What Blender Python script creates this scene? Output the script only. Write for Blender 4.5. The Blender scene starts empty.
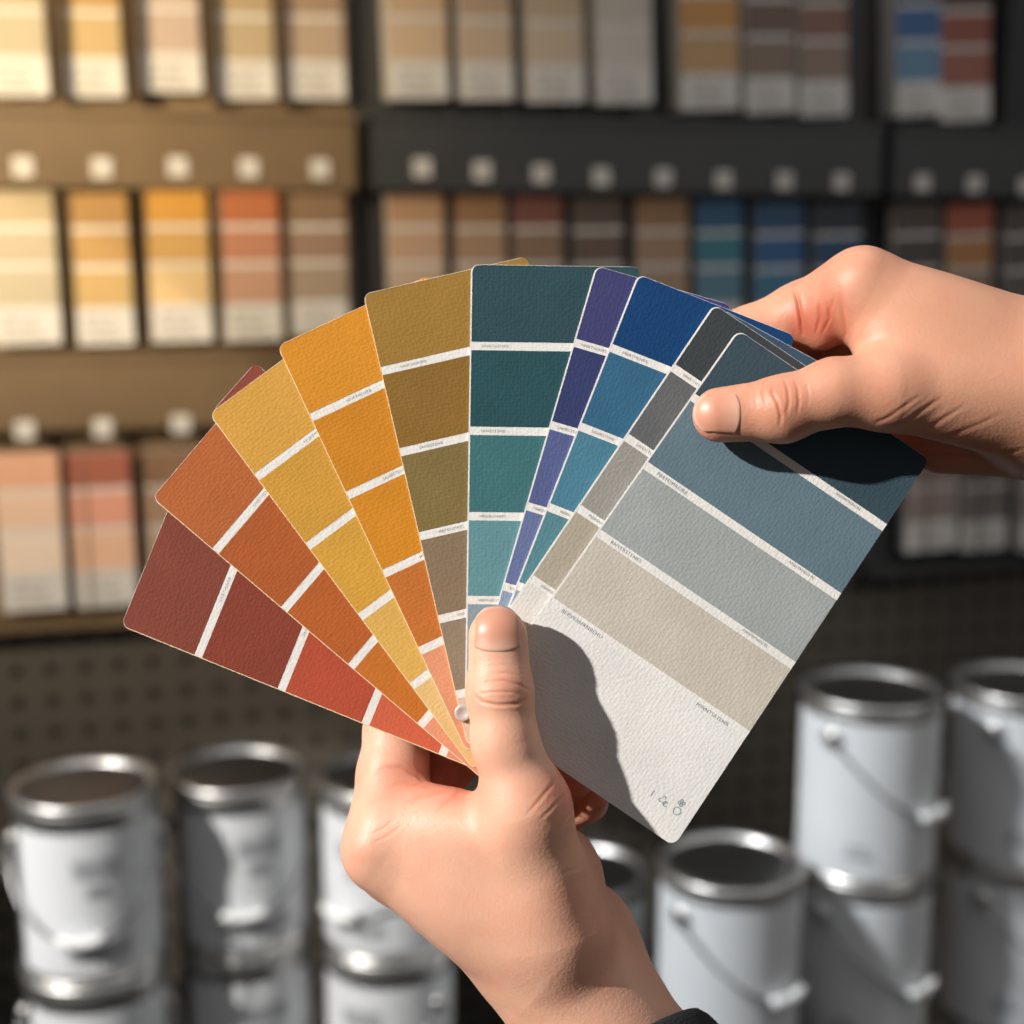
import bpy, bmesh, math, random
import numpy as np
from mathutils import Vector, Matrix

random.seed(7)
rng = np.random.default_rng(5)
S = bpy.context.scene
COL = S.collection
F = 1422.0            # focal length in pixels of a 1024 frame
U = 0.0003            # metres per unit of the hand / fan space (one pixel at the fan)
PITCH = math.radians(10.5)
CAMH = 1.45

# ------------------------------------------------------------------ basics
def lin(c):
    return tuple(((v/255)/12.92 if v/255 <= .04045 else ((v/255+.055)/1.055)**2.4) for v in c) + (1,)

def nd(nt, t, **kw):
    n = nt.nodes.new(t)
    for k, v in kw.items():
        if k in n.inputs.keys(): n.inputs[k].default_value = v
        else: setattr(n, k, v)
    return n

def mat(name, col, rough=.5, metal=0., var=.06, scale=40., bump=0., bscale=200., bdist=.001, spec=.5, coat=0., sub=0.):
    """procedural principled material: base colour with slight noise variation and optional bump"""
    m = bpy.data.materials.new(name); m.use_nodes = True
    nt = m.node_tree; b = nt.nodes['Principled BSDF']
    tc = nd(nt, 'ShaderNodeTexCoord')
    nz = nd(nt, 'ShaderNodeTexNoise', Scale=scale, Detail=3.)
    nt.links.new(tc.outputs['Object'], nz.inputs['Vector'])
    mr = nd(nt, 'ShaderNodeMapRange')
    mr.inputs['From Min'].default_value = .3; mr.inputs['From Max'].default_value = .7
    mr.inputs['To Min'].default_value = 1-var; mr.inputs['To Max'].default_value = 1+var
    nt.links.new(nz.outputs['Fac'], mr.inputs['Value'])
    mx = nd(nt, 'ShaderNodeVectorMath', operation='SCALE')
    mx.inputs[0].default_value = lin(col)[:3]
    nt.links.new(mr.outputs['Result'], mx.inputs['Scale'])
    nt.links.new(mx.outputs['Vector'], b.inputs['Base Color'])
    b.inputs['Roughness'].default_value = rough
    b.inputs['Metallic'].default_value = metal
    b.inputs['Specular IOR Level'].default_value = spec
    b.inputs['Coat Weight'].default_value = coat
    if sub: b.inputs['Subsurface Weight'].default_value = sub
    if bump:
        n2 = nd(nt, 'ShaderNodeTexNoise', Scale=bscale, Detail=2.)
        nt.links.new(tc.outputs['Object'], n2.inputs['Vector'])
        bp = nd(nt, 'ShaderNodeBump', Strength=bump, Distance=bdist)
        nt.links.new(n2.outputs['Fac'], bp.inputs['Height'])
        nt.links.new(bp.outputs['Normal'], b.inputs['Normal'])
    return m

def new_mesh(name, verts, faces, mats, midx=None, smooth=False, parent=None, matrix=None):
    me = bpy.data.meshes.new(name)
    me.from_pydata([tuple(map(float, v)) for v in verts], [], [tuple(map(int, f)) for f in faces])
    for m in (mats if isinstance(mats, (list, tuple)) else [mats]): me.materials.append(m)
    if midx is not None: me.polygons.foreach_set('material_index', np.array(midx, dtype=np.int32))
    if smooth: me.polygons.foreach_set('use_smooth', [True]*len(me.polygons))
    me.update()
    o = bpy.data.objects.new(name, me); COL.objects.link(o)
    if parent: o.parent = parent
    if matrix is not None: o.matrix_world = matrix
    return o

def bm_obj(name, bm, mats, parent=None, smooth=False, loc=None, angle=None):
    me = bpy.data.meshes.new(name); bm.normal_update(); bm.to_mesh(me); bm.free()
    for m in (mats if isinstance(mats, (list, tuple)) else [mats]): me.materials.append(m)
    if smooth: me.polygons.foreach_set('use_smooth', [True]*len(me.polygons))
    if smooth and angle: me.set_sharp_from_angle(angle=math.radians(angle))
    o = bpy.data.objects.new(name, me); COL.objects.link(o)
    if parent: o.parent = parent
    if loc is not None: o.location = loc
    return o

def empty(name, loc=(0, 0, 0), rot=(0, 0, 0)):
    o = bpy.data.objects.new(name, None); COL.objects.link(o)
    o.empty_display_size = .02
    o.location = loc; o.rotation_euler = rot
    return o

def tag(o, label, cat, group=None):
    o['label'] = label; o['category'] = cat
    if group: o['group'] = group
    return o

def struct(o):
    o['kind'] = 'structure'; return o

def add_box(bm, c, s, bevel=0., rot=None, mi=0, seg=2):
    r = bmesh.ops.create_cube(bm, size=1.)
    vs = r['verts']
    M = Matrix.Translation(c) @ (rot.to_4x4() if rot else Matrix.Identity(4)) @ Matrix.Diagonal((*s, 1))
    bmesh.ops.transform(bm, matrix=M, verts=vs)
    fs = list({f for v in vs for f in v.link_faces})
    for f in fs: f.material_index = mi
    if bevel:
        es = list({e for v in vs for e in v.link_edges})
        bmesh.ops.bevel(bm, geom=es, offset=bevel, segments=seg, affect='EDGES', clamp_overlap=True)

def add_lathe(bm, prof, n=64, mi=None):
    """profile list of (r, z); revolve about z. mi: material index per segment"""
    rings = []
    for r, z in prof:
        if r < 1e-6: rings.append([bm.verts.new((0, 0, z))])
        else: rings.append([bm.verts.new((r*math.cos(2*math.pi*k/n), r*math.sin(2*math.pi*k/n), z)) for k in range(n)])
    for i in range(len(rings)-1):
        a, b = rings[i], rings[i+1]
        for k in range(n):
            k2 = (k+1) % n
            if len(a) == 1 and len(b) == 1: continue
            if len(a) == 1: f = bm.faces.new((a[0], b[k2], b[k]))
            elif len(b) == 1: f = bm.faces.new((a[k], a[k2], b[0]))
            else: f = bm.faces.new((a[k], a[k2], b[k2], b[k]))
            f.material_index = mi[i] if mi else 0
            f.smooth = True

def add_tube(bm, pts, r, n=10):
    pts = [Vector(p) for p in pts]
    rings = []
    up = Vector((.13, .27, .95))
    for i, p in enumerate(pts):
        t = (pts[min(i+1, len(pts)-1)] - pts[max(i-1, 0)]).normalized()
        a = t.cross(up)
        if a.length < 1e-4: a = t.cross(Vector((1, 0, 0)))
        a.normalize(); b = t.cross(a)
        rr = r[i] if isinstance(r, (list, tuple)) else r
        rings.append([bm.verts.new(p + rr*(math.cos(2*math.pi*k/n)*a + math.sin(2*math.pi*k/n)*b)) for k in range(n)])
    for i in range(len(rings)-1):
        for k in range(n):
            f = bm.faces.new((rings[i][k], rings[i][(k+1) % n], rings[i+1][(k+1) % n], rings[i+1][k])); f.smooth = True
    bm.faces.new(list(reversed(rings[0]))); bm.faces.new(rings[-1])

# ------------------------------------------------------------------ camera
cam_d = bpy.data.cameras.new('camera'); cam = bpy.data.objects.new('camera', cam_d); COL.objects.link(cam)
S.camera = cam
cam.location = (0, 0, CAMH)
cam.rotation_euler = (math.pi/2 - PITCH, 0, 0)
cam_d.sensor_width = 36; cam_d.lens = F/1024*36
cam_d.clip_start = .01; cam_d.clip_end = 50
cam_d.dof.use_dof = True
cam_d.dof.focus_distance = F*U - .006
cam_d.dof.aperture_fstop = 7.2
CAM = Matrix.Translation((0, 0, CAMH)) @ cam.rotation_euler.to_matrix().to_4x4()
FWD = (CAM.to_3x3() @ Vector((0, 0, -1)))
RIGHT = Vector((1, 0, 0)); UP = CAM.to_3x3() @ Vector((0, 1, 0))
# frame of the held fan: origin where the optical axis meets it, x right, y up, z to the viewer, units of 0.3 mm
FAN = CAM @ Matrix.Translation((0, 0, -F*U)) @ Matrix.Diagonal((U, U, U, 1))

def L(px, py, z=0.):
    k = (F - z)/F
    return np.array(((px-512)*k, -(py-512)*k, z), float)

def ray(px, py):
    return (FWD*F + RIGHT*(px-512) + UP*(512-py)).normalized()

def at_depth(px, py, d):
    """world point on a pixel's ray at depth d along the optical axis"""
    return Vector((0, 0, CAMH)) + (FWD*F + RIGHT*(px-512) + UP*(512-py))*(d/F)

# display wall: vertical plane, turned so the right end is farther away
YAW = math.radians(15.)
D0 = 1.93
WD = Vector((math.cos(YAW), math.sin(YAW), 0)); WN = Vector((math.sin(YAW), -math.cos(YAW), 0))  # along, toward viewer
WO = Vector((0, D0, 0))
def wall_uv(px, py, off=0.):
    """(u along wall, height) where a pixel's ray meets the plane `off` metres in front of the wall"""
    r = ray(px, py); o = Vector((0, 0, CAMH)); p0 = WO + WN*off
    t = (p0 - o).dot(WN)/r.dot(WN); p = o + r*t
    return (p - p0).dot(WD), p.z
def wall_pt(u, h, off=0.):
    return WO + WN*off + WD*u + Vector((0, 0, h))
ROTW = (0, 0, YAW)     # local x along wall, local -y toward viewer

# ------------------------------------------------------------------ setting materials
M = {}
M['floor'] = mat('floor_concrete', (60, 58, 55), .7, var=.2, scale=6)
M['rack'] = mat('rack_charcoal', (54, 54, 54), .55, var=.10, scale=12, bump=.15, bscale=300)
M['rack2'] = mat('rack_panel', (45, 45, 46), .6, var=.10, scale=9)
M['rack_lit'] = mat('rack_warm_lit', (108, 87, 60), .55, var=.10, scale=12, bump=.15, bscale=300)  # left bay's copy of the rack colour, warm glow mixed into it
M['rack2_lit'] = mat('rack_panel_warm_lit', (116, 94, 66), .6, var=.10, scale=9)  # back panel of the left bay, same warm glow put into the colour
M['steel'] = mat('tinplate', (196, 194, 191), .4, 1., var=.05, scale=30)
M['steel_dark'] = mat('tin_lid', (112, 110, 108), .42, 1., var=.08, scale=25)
M['wire'] = mat('bail_wire', (140, 140, 140), .3, 1.)
M['label_white'] = mat('can_label', (212, 214, 216), .45, var=.03, scale=20)
M['label_grey'] = mat('can_label_print', (158, 160, 163), .5, var=.25, scale=90)
M['plastic_white'] = mat('white_plastic', (228, 228, 226), .35)
M['tagw'] = mat('tag_white', (208, 203, 196), .5, var=.05)
M['edge'] = mat('paper_edges', (206, 200, 190), .7, var=.12, scale=300)
M['print'] = mat('small_print', (176, 170, 162), .6, var=.3, scale=400)

def pegboard():
    m = bpy.data.materials.new('pegboard'); m.use_nodes = True
    nt = m.node_tree; b = nt.nodes['Principled BSDF']
    tc = nd(nt, 'ShaderNodeTexCoord')
    sep = nd(nt, 'ShaderNodeSeparateXYZ'); nt.links.new(tc.outputs['Object'], sep.inputs[0])
    pitch = .0425
    outs = []
    for ax in ('X', 'Z'):
        a = nd(nt, 'ShaderNodeMath', operation='MODULO'); a2 = nd(nt, 'ShaderNodeMath', operation='ADD')
        nt.links.new(sep.outputs[ax], a2.inputs[0]); a2.inputs[1].default_value = 100*pitch
        nt.links.new(a2.outputs[0], a.inputs[0]); a.inputs[1].default_value = pitch
        s = nd(nt, 'ShaderNodeMath', operation='SUBTRACT'); nt.links.new(a.outputs[0], s.inputs[0]); s.inputs[1].default_value = pitch/2
        p = nd(nt, 'ShaderNodeMath', operation='MULTIPLY'); nt.links.new(s.outputs[0], p.inputs[0]); nt.links.new(s.outputs[0], p.inputs[1])
        outs.append(p)
    ad = nd(nt, 'ShaderNodeMath', operation='ADD'); nt.links.new(outs[0].outputs[0], ad.inputs[0]); nt.links.new(outs[1].outputs[0], ad.inputs[1])
    sq = nd(nt, 'ShaderNodeMath', operation='SQRT'); nt.links.new(ad.outputs[0], sq.inputs[0])
    mr = nd(nt, 'ShaderNodeMapRange'); nt.links.new(sq.outputs[0], mr.inputs['Value'])
    mr.inputs['From Min'].default_value = .0065; mr.inputs['From Max'].default_value = .0085
    nz = nd(nt, 'ShaderNodeTexNoise', Scale=5., Detail=4.); nt.links.new(tc.outputs['Object'], nz.inputs['Vector'])
    cr = nd(nt, 'ShaderNodeMix', data_type='RGBA')
    nt.links.new(nz.outputs['Fac'], cr.inputs['Factor'])
    cr.inputs[6].default_value = lin((76, 70, 62)); cr.inputs[7].default_value = lin((86, 79, 70))
    mx = nd(nt, 'ShaderNodeMix', data_type='RGBA'); nt.links.new(mr.outputs['Result'], mx.inputs['Factor'])
    mx.inputs[6].default_value = lin((38, 35, 32)); nt.links.new(cr.outputs[2], mx.inputs[7])
    nt.links.new(mx.outputs[2], b.inputs['Base Color'])
    b.inputs['Roughness'].default_value = .65
    bp = nd(nt, 'ShaderNodeBump', Strength=.8, Distance=.004); nt.links.new(mr.outputs['Result'], bp.inputs['Height'])
    nt.links.new(bp.outputs['Normal'], b.inputs['Normal'])
    return m
M['peg'] = pegboard()

# ------------------------------------------------------------------ setting
bm = bmesh.new(); add_box(bm, (0, 0, 1.4), (5.0, .02, 2.8))
w = struct(bm_obj('wall_back', bm, M['peg'])); w.location = WO - WN*.011; w.rotation_euler = ROTW
bm = bmesh.new(); add_box(bm, (0, 1.2, -.02), (5.2, 3.6, .04))
struct(bm_obj('floor', bm, M['floor']))

# ------------------------------------------------------------------ display rack and sample stacks
CARD_T = .018
def strip_card(bm, w, h, y, cols, cuts, ncol, first):
    pass

def sample_mats(cols):
    return [mat('sample_paint', c, .55, var=.04, scale=60) for c in cols]

def sample_stack(px0, px1, py0, py1, cols, label, group, thick=.016, lean=0., back=0., off=.03, white=.26, full=None):
    """a stack of sample cards standing in a rack slot; px/py: where the front card shows.
       full: card height in metres when its top is out of the frame"""
    fo = off + thick
    ua, hb = wall_uv(px0, py1, fo); ub, _ = wall_uv(px1, py1, fo)
    if full: h = full
    else: _, ht = wall_uv((px0+px1)/2, py0, fo); h = ht - hb
    wdt = ub - ua
    root = empty('sample_card_stack')
    root.matrix_world = (Matrix.Translation(wall_pt((ua+ub)/2, hb, off)) @ Matrix.Rotation(YAW, 4, 'Z')
                         @ Matrix.Rotation(lean, 4, 'Y') @ Matrix.Rotation(back, 4, 'X'))
    tag(root, label, 'paint samples', group)
    bm = bmesh.new(); add_box(bm, (0, -thick/2+.0008, h/2), (wdt, thick-.0016, h-.001), .0006, seg=1)
    bm_obj('cards_behind', bm, M['edge'], root)
    # front card: colour bands between pale strips, white name panel at the foot
    ms = sample_mats(cols) + [M['tagw'], M['print']]
    bm = bmesh.new(); y0 = -thick - .0002
    n = len(cols); W_ = n; P_ = n+1
    def quad(x0, x1, z0, z1, mi, y=y0):
        vs = [bm.verts.new(v) for v in ((x0, y, z0), (x1, y, z0), (x1, y, z1), (x0, y, z1))]
        f = bm.faces.new(vs); f.material_index = mi
    x = wdt/2
    zt = h; zb = h*white; band = (zt-zb)/n
    quad(-x, x, 0, zb, W_)
    for i in range(n):
        a = zt - band*(i+1); b_ = zt - band*i
        s = .0055 if i < n-1 else 0
        quad(-x, x, a+s, b_, i)
        if s: quad(-x, x, a, a+s, W_)
    # blurred name print on the white foot panel
    for (rx0, rx1, rz) in ((.18, .46, .72), (.52, .70, .70), (.18, .36, .45), (.44, .66, .43), (.2, .8, .22)):
        quad(-x+2*x*rx0, -x+2*x*rx1, zb*(rz-.07), zb*(rz+.07), P_, y0-.0002)
    # card back so the card has a body
    add_box(bm, (0, -thick+.0004, h/2), (wdt, .001, h), 0, mi=W_)
    bm_obj('front_card', bm, ms, root)
    return root

G1, G2, G3 = 'sample card stacks on the top tier', 'sample card stacks on the middle tier', 'sample card stacks on the bottom tier'
row1 = [
 (-12, 50, 95, [(168,152,119),(171,156,126),(174,162,137)], 'cream sample card stack at the far left of the top tier', .018),
 (63, 125, 96, [(173,145,95),(172,138,83),(179,153,108)], 'golden tan sample card stack, second from left on the top tier', .018),
 (140, 203, 91, [(178,153,129),(179,156,137),(179,158,142)], 'pale pink sample card stack, third from left on the top tier', .018),
 (218, 276, 98, [(158,135,98),(166,144,108),(171,152,121)], 'sand beige sample card stack, fourth from left on the top tier', .018),
 (287, 346, 98, [(135,108,84),(154,126,102),(171,148,126)], 'taupe brown sample card stack ending the left bay of the top tier', .022),
 (391, 449, 98, [(176,146,112),(190,160,126),(196,168,138)], 'thick tan sample card stack starting the middle bay of the top tier', .05),
 (461, 514, 99, [(164,134,104),(178,150,120),(190,166,140)], 'light brown sample card stack between tan and beige stacks on the top tier', .05),
 (528, 585, 101, [(176,152,120),(186,162,130),(196,174,148)], 'beige sample card stack, third in the middle bay of the top tier', .05),
 (598, 653, 103, [(188,176,160),(192,180,166),(200,190,178)], 'pale grey sample card stack ending the middle bay of the top tier', .05),
 (682, 739, 109, [(150,84,60),(196,140,72),(190,150,104)], 'ochre and rust sample card stack above the blue cards, top tier', .045),
 (747, 795, 112, [(120,96,80),(110,88,72),(132,112,96)], 'dark brown sample card stack second in the right bay of the top tier', .045),
 (801, 848, 115, [(104,84,72),(132,92,78),(140,118,104)], 'reddish brown sample card stack third in the right bay of the top tier', .045),
 (897, 941, 115, [(60,72,84),(52,96,142),(98,134,162)], 'blue sample card stack near the right end of the top tier', .045),
 (941, 990, 120, [(92,70,62),(140,78,62),(150,92,76)], 'brick red sample card stack last on the right of the top tier', .045),
]
for (a, b, yb, cols, lab, th) in row1:
    sample_stack(a, b, 0, yb, cols, lab, G1, thick=th, full=.19, off=.012, lean=math.radians(-1.2 - max(0, (a-300)/260)), white=.24)
row2 = [
 (-10, 62, 191, 345, [(169,151,117),(173,160,133),(177,165,139)], 'pale cream sample card stack at the far left of the middle tier'),
 (76, 135, 193, 345, [(165,125,70),(172,135,80),(184,153,99)], 'caramel sample card stack beside the cream stack on the middle tier'),
 (151, 213, 191, 342, [(191,138,53),(187,147,84),(206,176,128)], 'mustard yellow sample card stack in the left bay of the middle tier'),
 (223, 283, 191, 341, [(171,99,57),(176,119,90),(180,138,114)], 'rust orange sample card stack in the left bay of the middle tier'),
 (293, 349, 193, 336, [(128,100,72),(146,116,96),(156,136,116)], 'grey brown sample card stack behind the orange strip on the middle tier'),
 (391, 446, 193, 338, [(176,138,106),(184,150,122),(190,164,140)], 'peach tan sample card stack starting the middle bay of the middle tier'),
 (456, 507, 194, 338, [(150,112,76),(164,132,104),(178,150,126)], 'light brown sample card stack second in the middle bay, middle tier'),
 (514, 564, 195, 338, [(124,76,62),(136,108,88),(150,124,104)], 'maroon and taupe sample card stack above the teal strip, middle tier'),
 (575, 624, 197, 338, [(92,76,64),(100,82,72),(120,100,88)], 'dark umber sample card stack above the blue strip, middle tier'),
 (637, 688, 198, 338, [(150,114,80),(160,128,102),(160,134,112)], 'camel brown sample card stack left of the blue cards, middle tier'),
 (697, 742, 200, 338, [(40,88,124),(56,120,136),(88,128,146)], 'blue and teal sample card stack nearest the camel stack, middle tier'),
 (755, 803, 202, 338, [(38,76,114),(44,92,140),(64,120,150)], 'mid blue sample card stack above the knuckles, middle tier'),
 (814, 860, 203, 338, [(40,46,58),(38,74,110),(60,84,110)], 'navy sample card stack behind the index knuckle, middle tier'),
 (892, 938, 203, 338, [(84,70,62),(76,68,64),(90,80,74)], 'dark cocoa sample card stack starting the right bay, middle tier'),
 (945, 990, 204, 338, [(166,86,58),(176,122,74),(150,120,100)], 'orange red sample card stack in the right bay, middle tier'),
 (1003, 1048, 205, 338, [(84,74,70),(84,76,72),(96,88,84)], 'grey brown sample card stack cut by the right edge, middle tier'),
]
for (a, b, yt, yb, cols, lab) in row2:
    sample_stack(a, b, yt, yb, cols, lab, G2, lean=math.radians(-.6 - max(0, (a-300)/330)), white=.25)
row3 = [
 (4, 68, 453, 612, [(214,160,128),(222,186,160),(226,204,184)], 'blush beige sample card stack at the far left of the bottom tier'),
 (78, 138, 452, 608, [(158,90,70),(214,150,126),(222,178,148)], 'brick and salmon sample card stack, second on the bottom tier'),
 (152, 212, 450, 604, [(130,98,72),(170,136,110),(190,164,142)], 'brown sample card stack half behind the orange strips, bottom tier'),
 (905, 956, 425, 552, [(120,96,88),(140,116,108),(150,132,124)], 'dusty mauve sample card stack below the right hand, bottom tier'),
 (962, 1006, 424, 551, [(96,84,78),(104,92,86),(120,110,104)], 'grey taupe sample card stack below the right wrist, bottom tier'),
 (1018, 1060, 423, 550, [(120,106,98),(132,118,110),(140,128,120)], 'pale taupe sample card stack cut by the right edge, bottom tier'),
]
for (a, b, yt, yb, cols, lab) in row3:
    sample_stack(a, b, yt, yb, cols, lab, G3, lean=math.radians(-.6 if a < 500 else -2), white=.24)

# racks: one bay each, with back panel, ledges, headers, dividers and tags as parts
def rack_bay(u0, u1, label, tiers, divs, tags, hb, ht, mr, mp):
    root = empty('display_rack', wall_pt(0, 0, 0), ROTW)
    tag(root, label, 'display rack', 'sample display racks on the wall')
    c = (u0+u1)/2; wd = u1-u0
    bm = bmesh.new(); add_box(bm, (c, -.005, (hb+ht)/2), (wd, .0098, ht-hb), .002)
    bm_obj('back_panel', bm, mp, root)
    for (hl, dep) in tiers:
        bm = bmesh.new(); add_box(bm, (c, -.01-dep/2, hl-.008), (wd, dep, .012), .002)
        bm_obj('ledge', bm, mr, root)
        if hl == tiers[-1][0]: continue
        bm = bmesh.new(); add_box(bm, (c, -.01-(dep-.003)/2, hl-.0555), (wd, dep-.003, .083), .002)
        bm_obj('header_strip', bm, mr, root)
    for (u, h0, h1) in divs:
        bm = bmesh.new(); add_box(bm, (u, -.029, (h0+h1)/2), (.004, .038, h1-h0), .0012)
        bm_obj('divider', bm, mr, root)
    for (u, h, off) in tags:
        bm = bmesh.new(); add_box(bm, (u, -off-.0011, h), (.023, .0025, .023), .001)
        add_box(bm, (u-.002, -off-.0026, h+.004), (.013, .0006, .0025), mi=1)
        add_box(bm, (u-.001, -off-.0026, h-.003), (.016, .0006, .0025), mi=1)
        bm_obj('price_tag', bm, [M['tagw'], M['print']], root)
    return root

def uo(px, py=180): return wall_uv(px, py, .035)[0]
def ho(px, py): return wall_uv(px, py, .035)[1]
ledges = [(ho(35, 104), .066), (ho(35, 350), .05), (ho(35, 617), .05)]
hl = [l[0] for l in ledges]
tag_px = {0: [(23,167),(102,168),(178,167),(249,168),(320,169)],
          1: [(422,168),(482,171),(541,174),(601,177),(663,178),(723,180),(784,181),(841,182)],
          2: [(922,183),(974,184),(1026,186)]}
tag3 = {0: [(25,430),(103,428),(181,424),(256,420),(330,416)], 1: [], 2: [(930,398),(985,396),(1040,394)]}
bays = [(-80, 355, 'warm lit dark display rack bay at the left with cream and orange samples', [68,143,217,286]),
        (368, 868, 'dark display rack bay in the middle behind the fan of strips', [451,509,569,630,692,749,808]),
        (878, 1180, 'dark display rack bay at the right behind the wrist', [941,996,1052])]
for bi, (x0, x1, lab, dv) in enumerate(bays):
    divs = []
    for d in dv:
        u = uo(d, 180)
        for k in range(3):
            divs.append((u, hl[k]-.002, hl[k]+.20))
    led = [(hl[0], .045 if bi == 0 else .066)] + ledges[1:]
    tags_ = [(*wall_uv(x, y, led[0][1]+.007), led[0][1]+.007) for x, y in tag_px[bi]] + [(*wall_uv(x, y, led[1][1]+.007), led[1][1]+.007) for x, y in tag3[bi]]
    rack_bay(uo(x0), uo(x1), lab, led, divs, tags_, hl[2]-.016, hl[0]+.35, M['rack_lit' if bi == 0 else 'rack'], M['rack2_lit' if bi == 0 else 'rack2'])

# ------------------------------------------------------------------ paint cans
CR, CH = .0755, .200
def can_meshes():
    r, h = CR, CH
    body = [(0, .004), (r-.006, .004), (r-.004, 0), (r-.0005, .001), (r+.0015, .005), (r-.002, .010), (r-.002, h-.022), (r-.0005, h-.020),
            (r-.0005, h-.012), (r-.002, h-.010), (r-.002, h-.006)]
    bm = bmesh.new(); add_lathe(bm, body)
    out = {'body': bm}
    lid = [(r-.003, h-.0085), (r+.001, h-.0075), (r+.0022, h-.0045), (r+.001, h-.0012), (r-.002, h), (r-.0055, h-.001), (r-.008, h-.004),
           (r-.0095, h-.006)]
    bm = bmesh.new(); add_lathe(bm, lid); out['rim'] = bm
    top = [(r-.0096, h-.0058), (r-.0115, h-.0068), (r-.014, h-.004), (r-.018, h-.0034), (0, h-.003)]
    bm = bmesh.new(); add_lathe(bm, top); out['lid'] = bm
    return out

def can(px, py, d, label, group, tall, rot, style, below=0):
    """can whose top centre shows at a pixel at depth d; `below` moves it down that many can heights"""
    p = at_depth(px, py, d)
    base = Vector((p.x, p.y, p.z - CH*(below+1)))
    root = empty('paint_can', base, (0, 0, rot))
    tag(root, label, 'paint can', group)
    ms = can_meshes()
    bm_obj('body', ms['body'], M['steel'], root, True, angle=40)
    bm_obj('rim', ms['rim'], M['steel'], root, True, angle=60)
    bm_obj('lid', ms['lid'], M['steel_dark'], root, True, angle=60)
    r = CR - .0012
    # paper label wrapped round the body
    bm = bmesh.new(); n = 72
    full = style == 'white'
    a0, a1 = (0, 2*math.pi) if full else (math.radians(-58), math.radians(150))
    z0, z1 = (.009, CH-.012) if full else (.014, CH-.030)
    rows = []
    for z in (z0, z1):
        rows.append([bm.verts.new((r*math.cos(a0+(a1-a0)*k/n - math.pi/2), r*math.sin(a0+(a1-a0)*k/n - math.pi/2), z)) for k in range(n+1)])
    for k in range(n):
        f = bm.faces.new((rows[0][k], rows[0][k+1], rows[1][k+1], rows[1][k])); f.smooth = True
    lb = bm_obj('paper_label', bm, M['label_white'], root, True)
    # printed blocks on the label
    rp = r + .0004
    def arc(aa, ab, za, zb):
        nn = 10; bm = bmesh.new()
        A = [[bm.verts.new((rp*math.cos(math.radians(aa+(ab-aa)*k/nn)-math.pi/2), rp*math.sin(math.radians(aa+(ab-aa)*k/nn)-math.pi/2), z)) for k in range(nn+1)] for z in (za, zb)]
        for k in range(nn):
            f = bm.faces.new((A[0][k], A[0][k+1], A[1][k+1], A[1][k])); f.smooth = True
        bm_obj('label_print', bm, M['label_grey'], lb)
    if full:
        arc(-75, -52, .030, .036); arc(-75, -58, .040, .045); arc(20, 60, .05, .056); arc(20, 52, .062, .066); arc(24, 56, .12, .125)
    else:
        arc(-10, 40, .028, .050); arc(-4, 34, .12, .142); arc(6, 24, .098, .112)
    
    # ears and bail handle hanging in front
    e = CH*.80 if style == 'white' else CH*.70
    for s in (-1, 1):
        bm = bmesh.new()
        bmesh.ops.create_uvsphere(bm, u_segments=16, v_segments=10, radius=.012)
        bmesh.ops.transform(bm, matrix=Matrix.Translation((s*(CR+.0015), 0, e)) @ Matrix.Diagonal((.55, 1, 1, 1)), verts=bm.verts)
        bm_obj('ear', bm, M['steel'], root, True)
    bm = bmesh.new(); pts = []
    low = .085 if style != 'white' else .085
    for k in range(33):
        t = k/32; a = math.pi*t
        sag = math.sin(a)
        pts.append((-(CR+.006)*math.cos(a), -(CR+.008)*sag, e - low*sag**1.1))
    add_tube(bm, pts, .0017, 8)
    hd = bm_obj('handle', bm, M['wire'], root, True)
    bm = bmesh.new(); mid = pts[13:20]
    add_tube(bm, mid, .0058, 14)
    bm_obj('grip', bm, M['plastic_white'], hd, True)
    return root

GC = 'paint cans stacked below the racks'
R = math.radians
can(84, 781, 1.517, 'silver paint can with white label topping the leftmost stack', GC, 0, R(9), 'silver')
can(84, 781, 1.517, 'silver paint can under the leftmost top can, label cut by the frame', GC, 0, R(11), 'silver', 1)
can(238, 767, 1.625, 'silver paint can with white label topping the second stack from left', GC, 0, R(12), 'silver')
can(238, 767, 1.625, 'silver paint can under the top can of the second stack from left', GC, 0, R(15), 'silver', 1)
can(386, 772, 1.63, 'silver paint can half hidden behind the left hand, upper of two', GC, 0, R(-38), 'silver')
can(386, 772, 1.63, 'silver paint can below the left knuckle, lower of two', GC, 0, R(-36), 'silver', 1)
can(731, 859, 1.497, 'white paint can with open wire handle standing lowest right of the hand', GC, 0, R(40), 'white')
can(582, 868, 1.66, 'white paint can peeking out between left wrist and front white can', GC, 0, R(30), 'white')
can(872, 686, 1.545, 'white paint can topping the tall right stack', GC, 0, R(45), 'white')
can(872, 686, 1.545, 'white paint can in the middle of the tall right stack, shadow across it', GC, 0, R(42), 'white', 1)
can(872, 686, 1.545, 'white paint can at the bottom of the tall right stack', GC, 0, R(40), 'white', 2)
can(1022, 680, 1.62, 'shaded white paint can topping the stack at the right edge', GC, 0, R(50), 'white')
can(1022, 680, 1.62, 'shaded white paint can second in the stack at the right edge', GC, 0, R(48), 'white', 1)
can(1022, 680, 1.62, 'shaded white paint can third in the stack at the right edge', GC, 0, R(46), 'white', 2)

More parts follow.
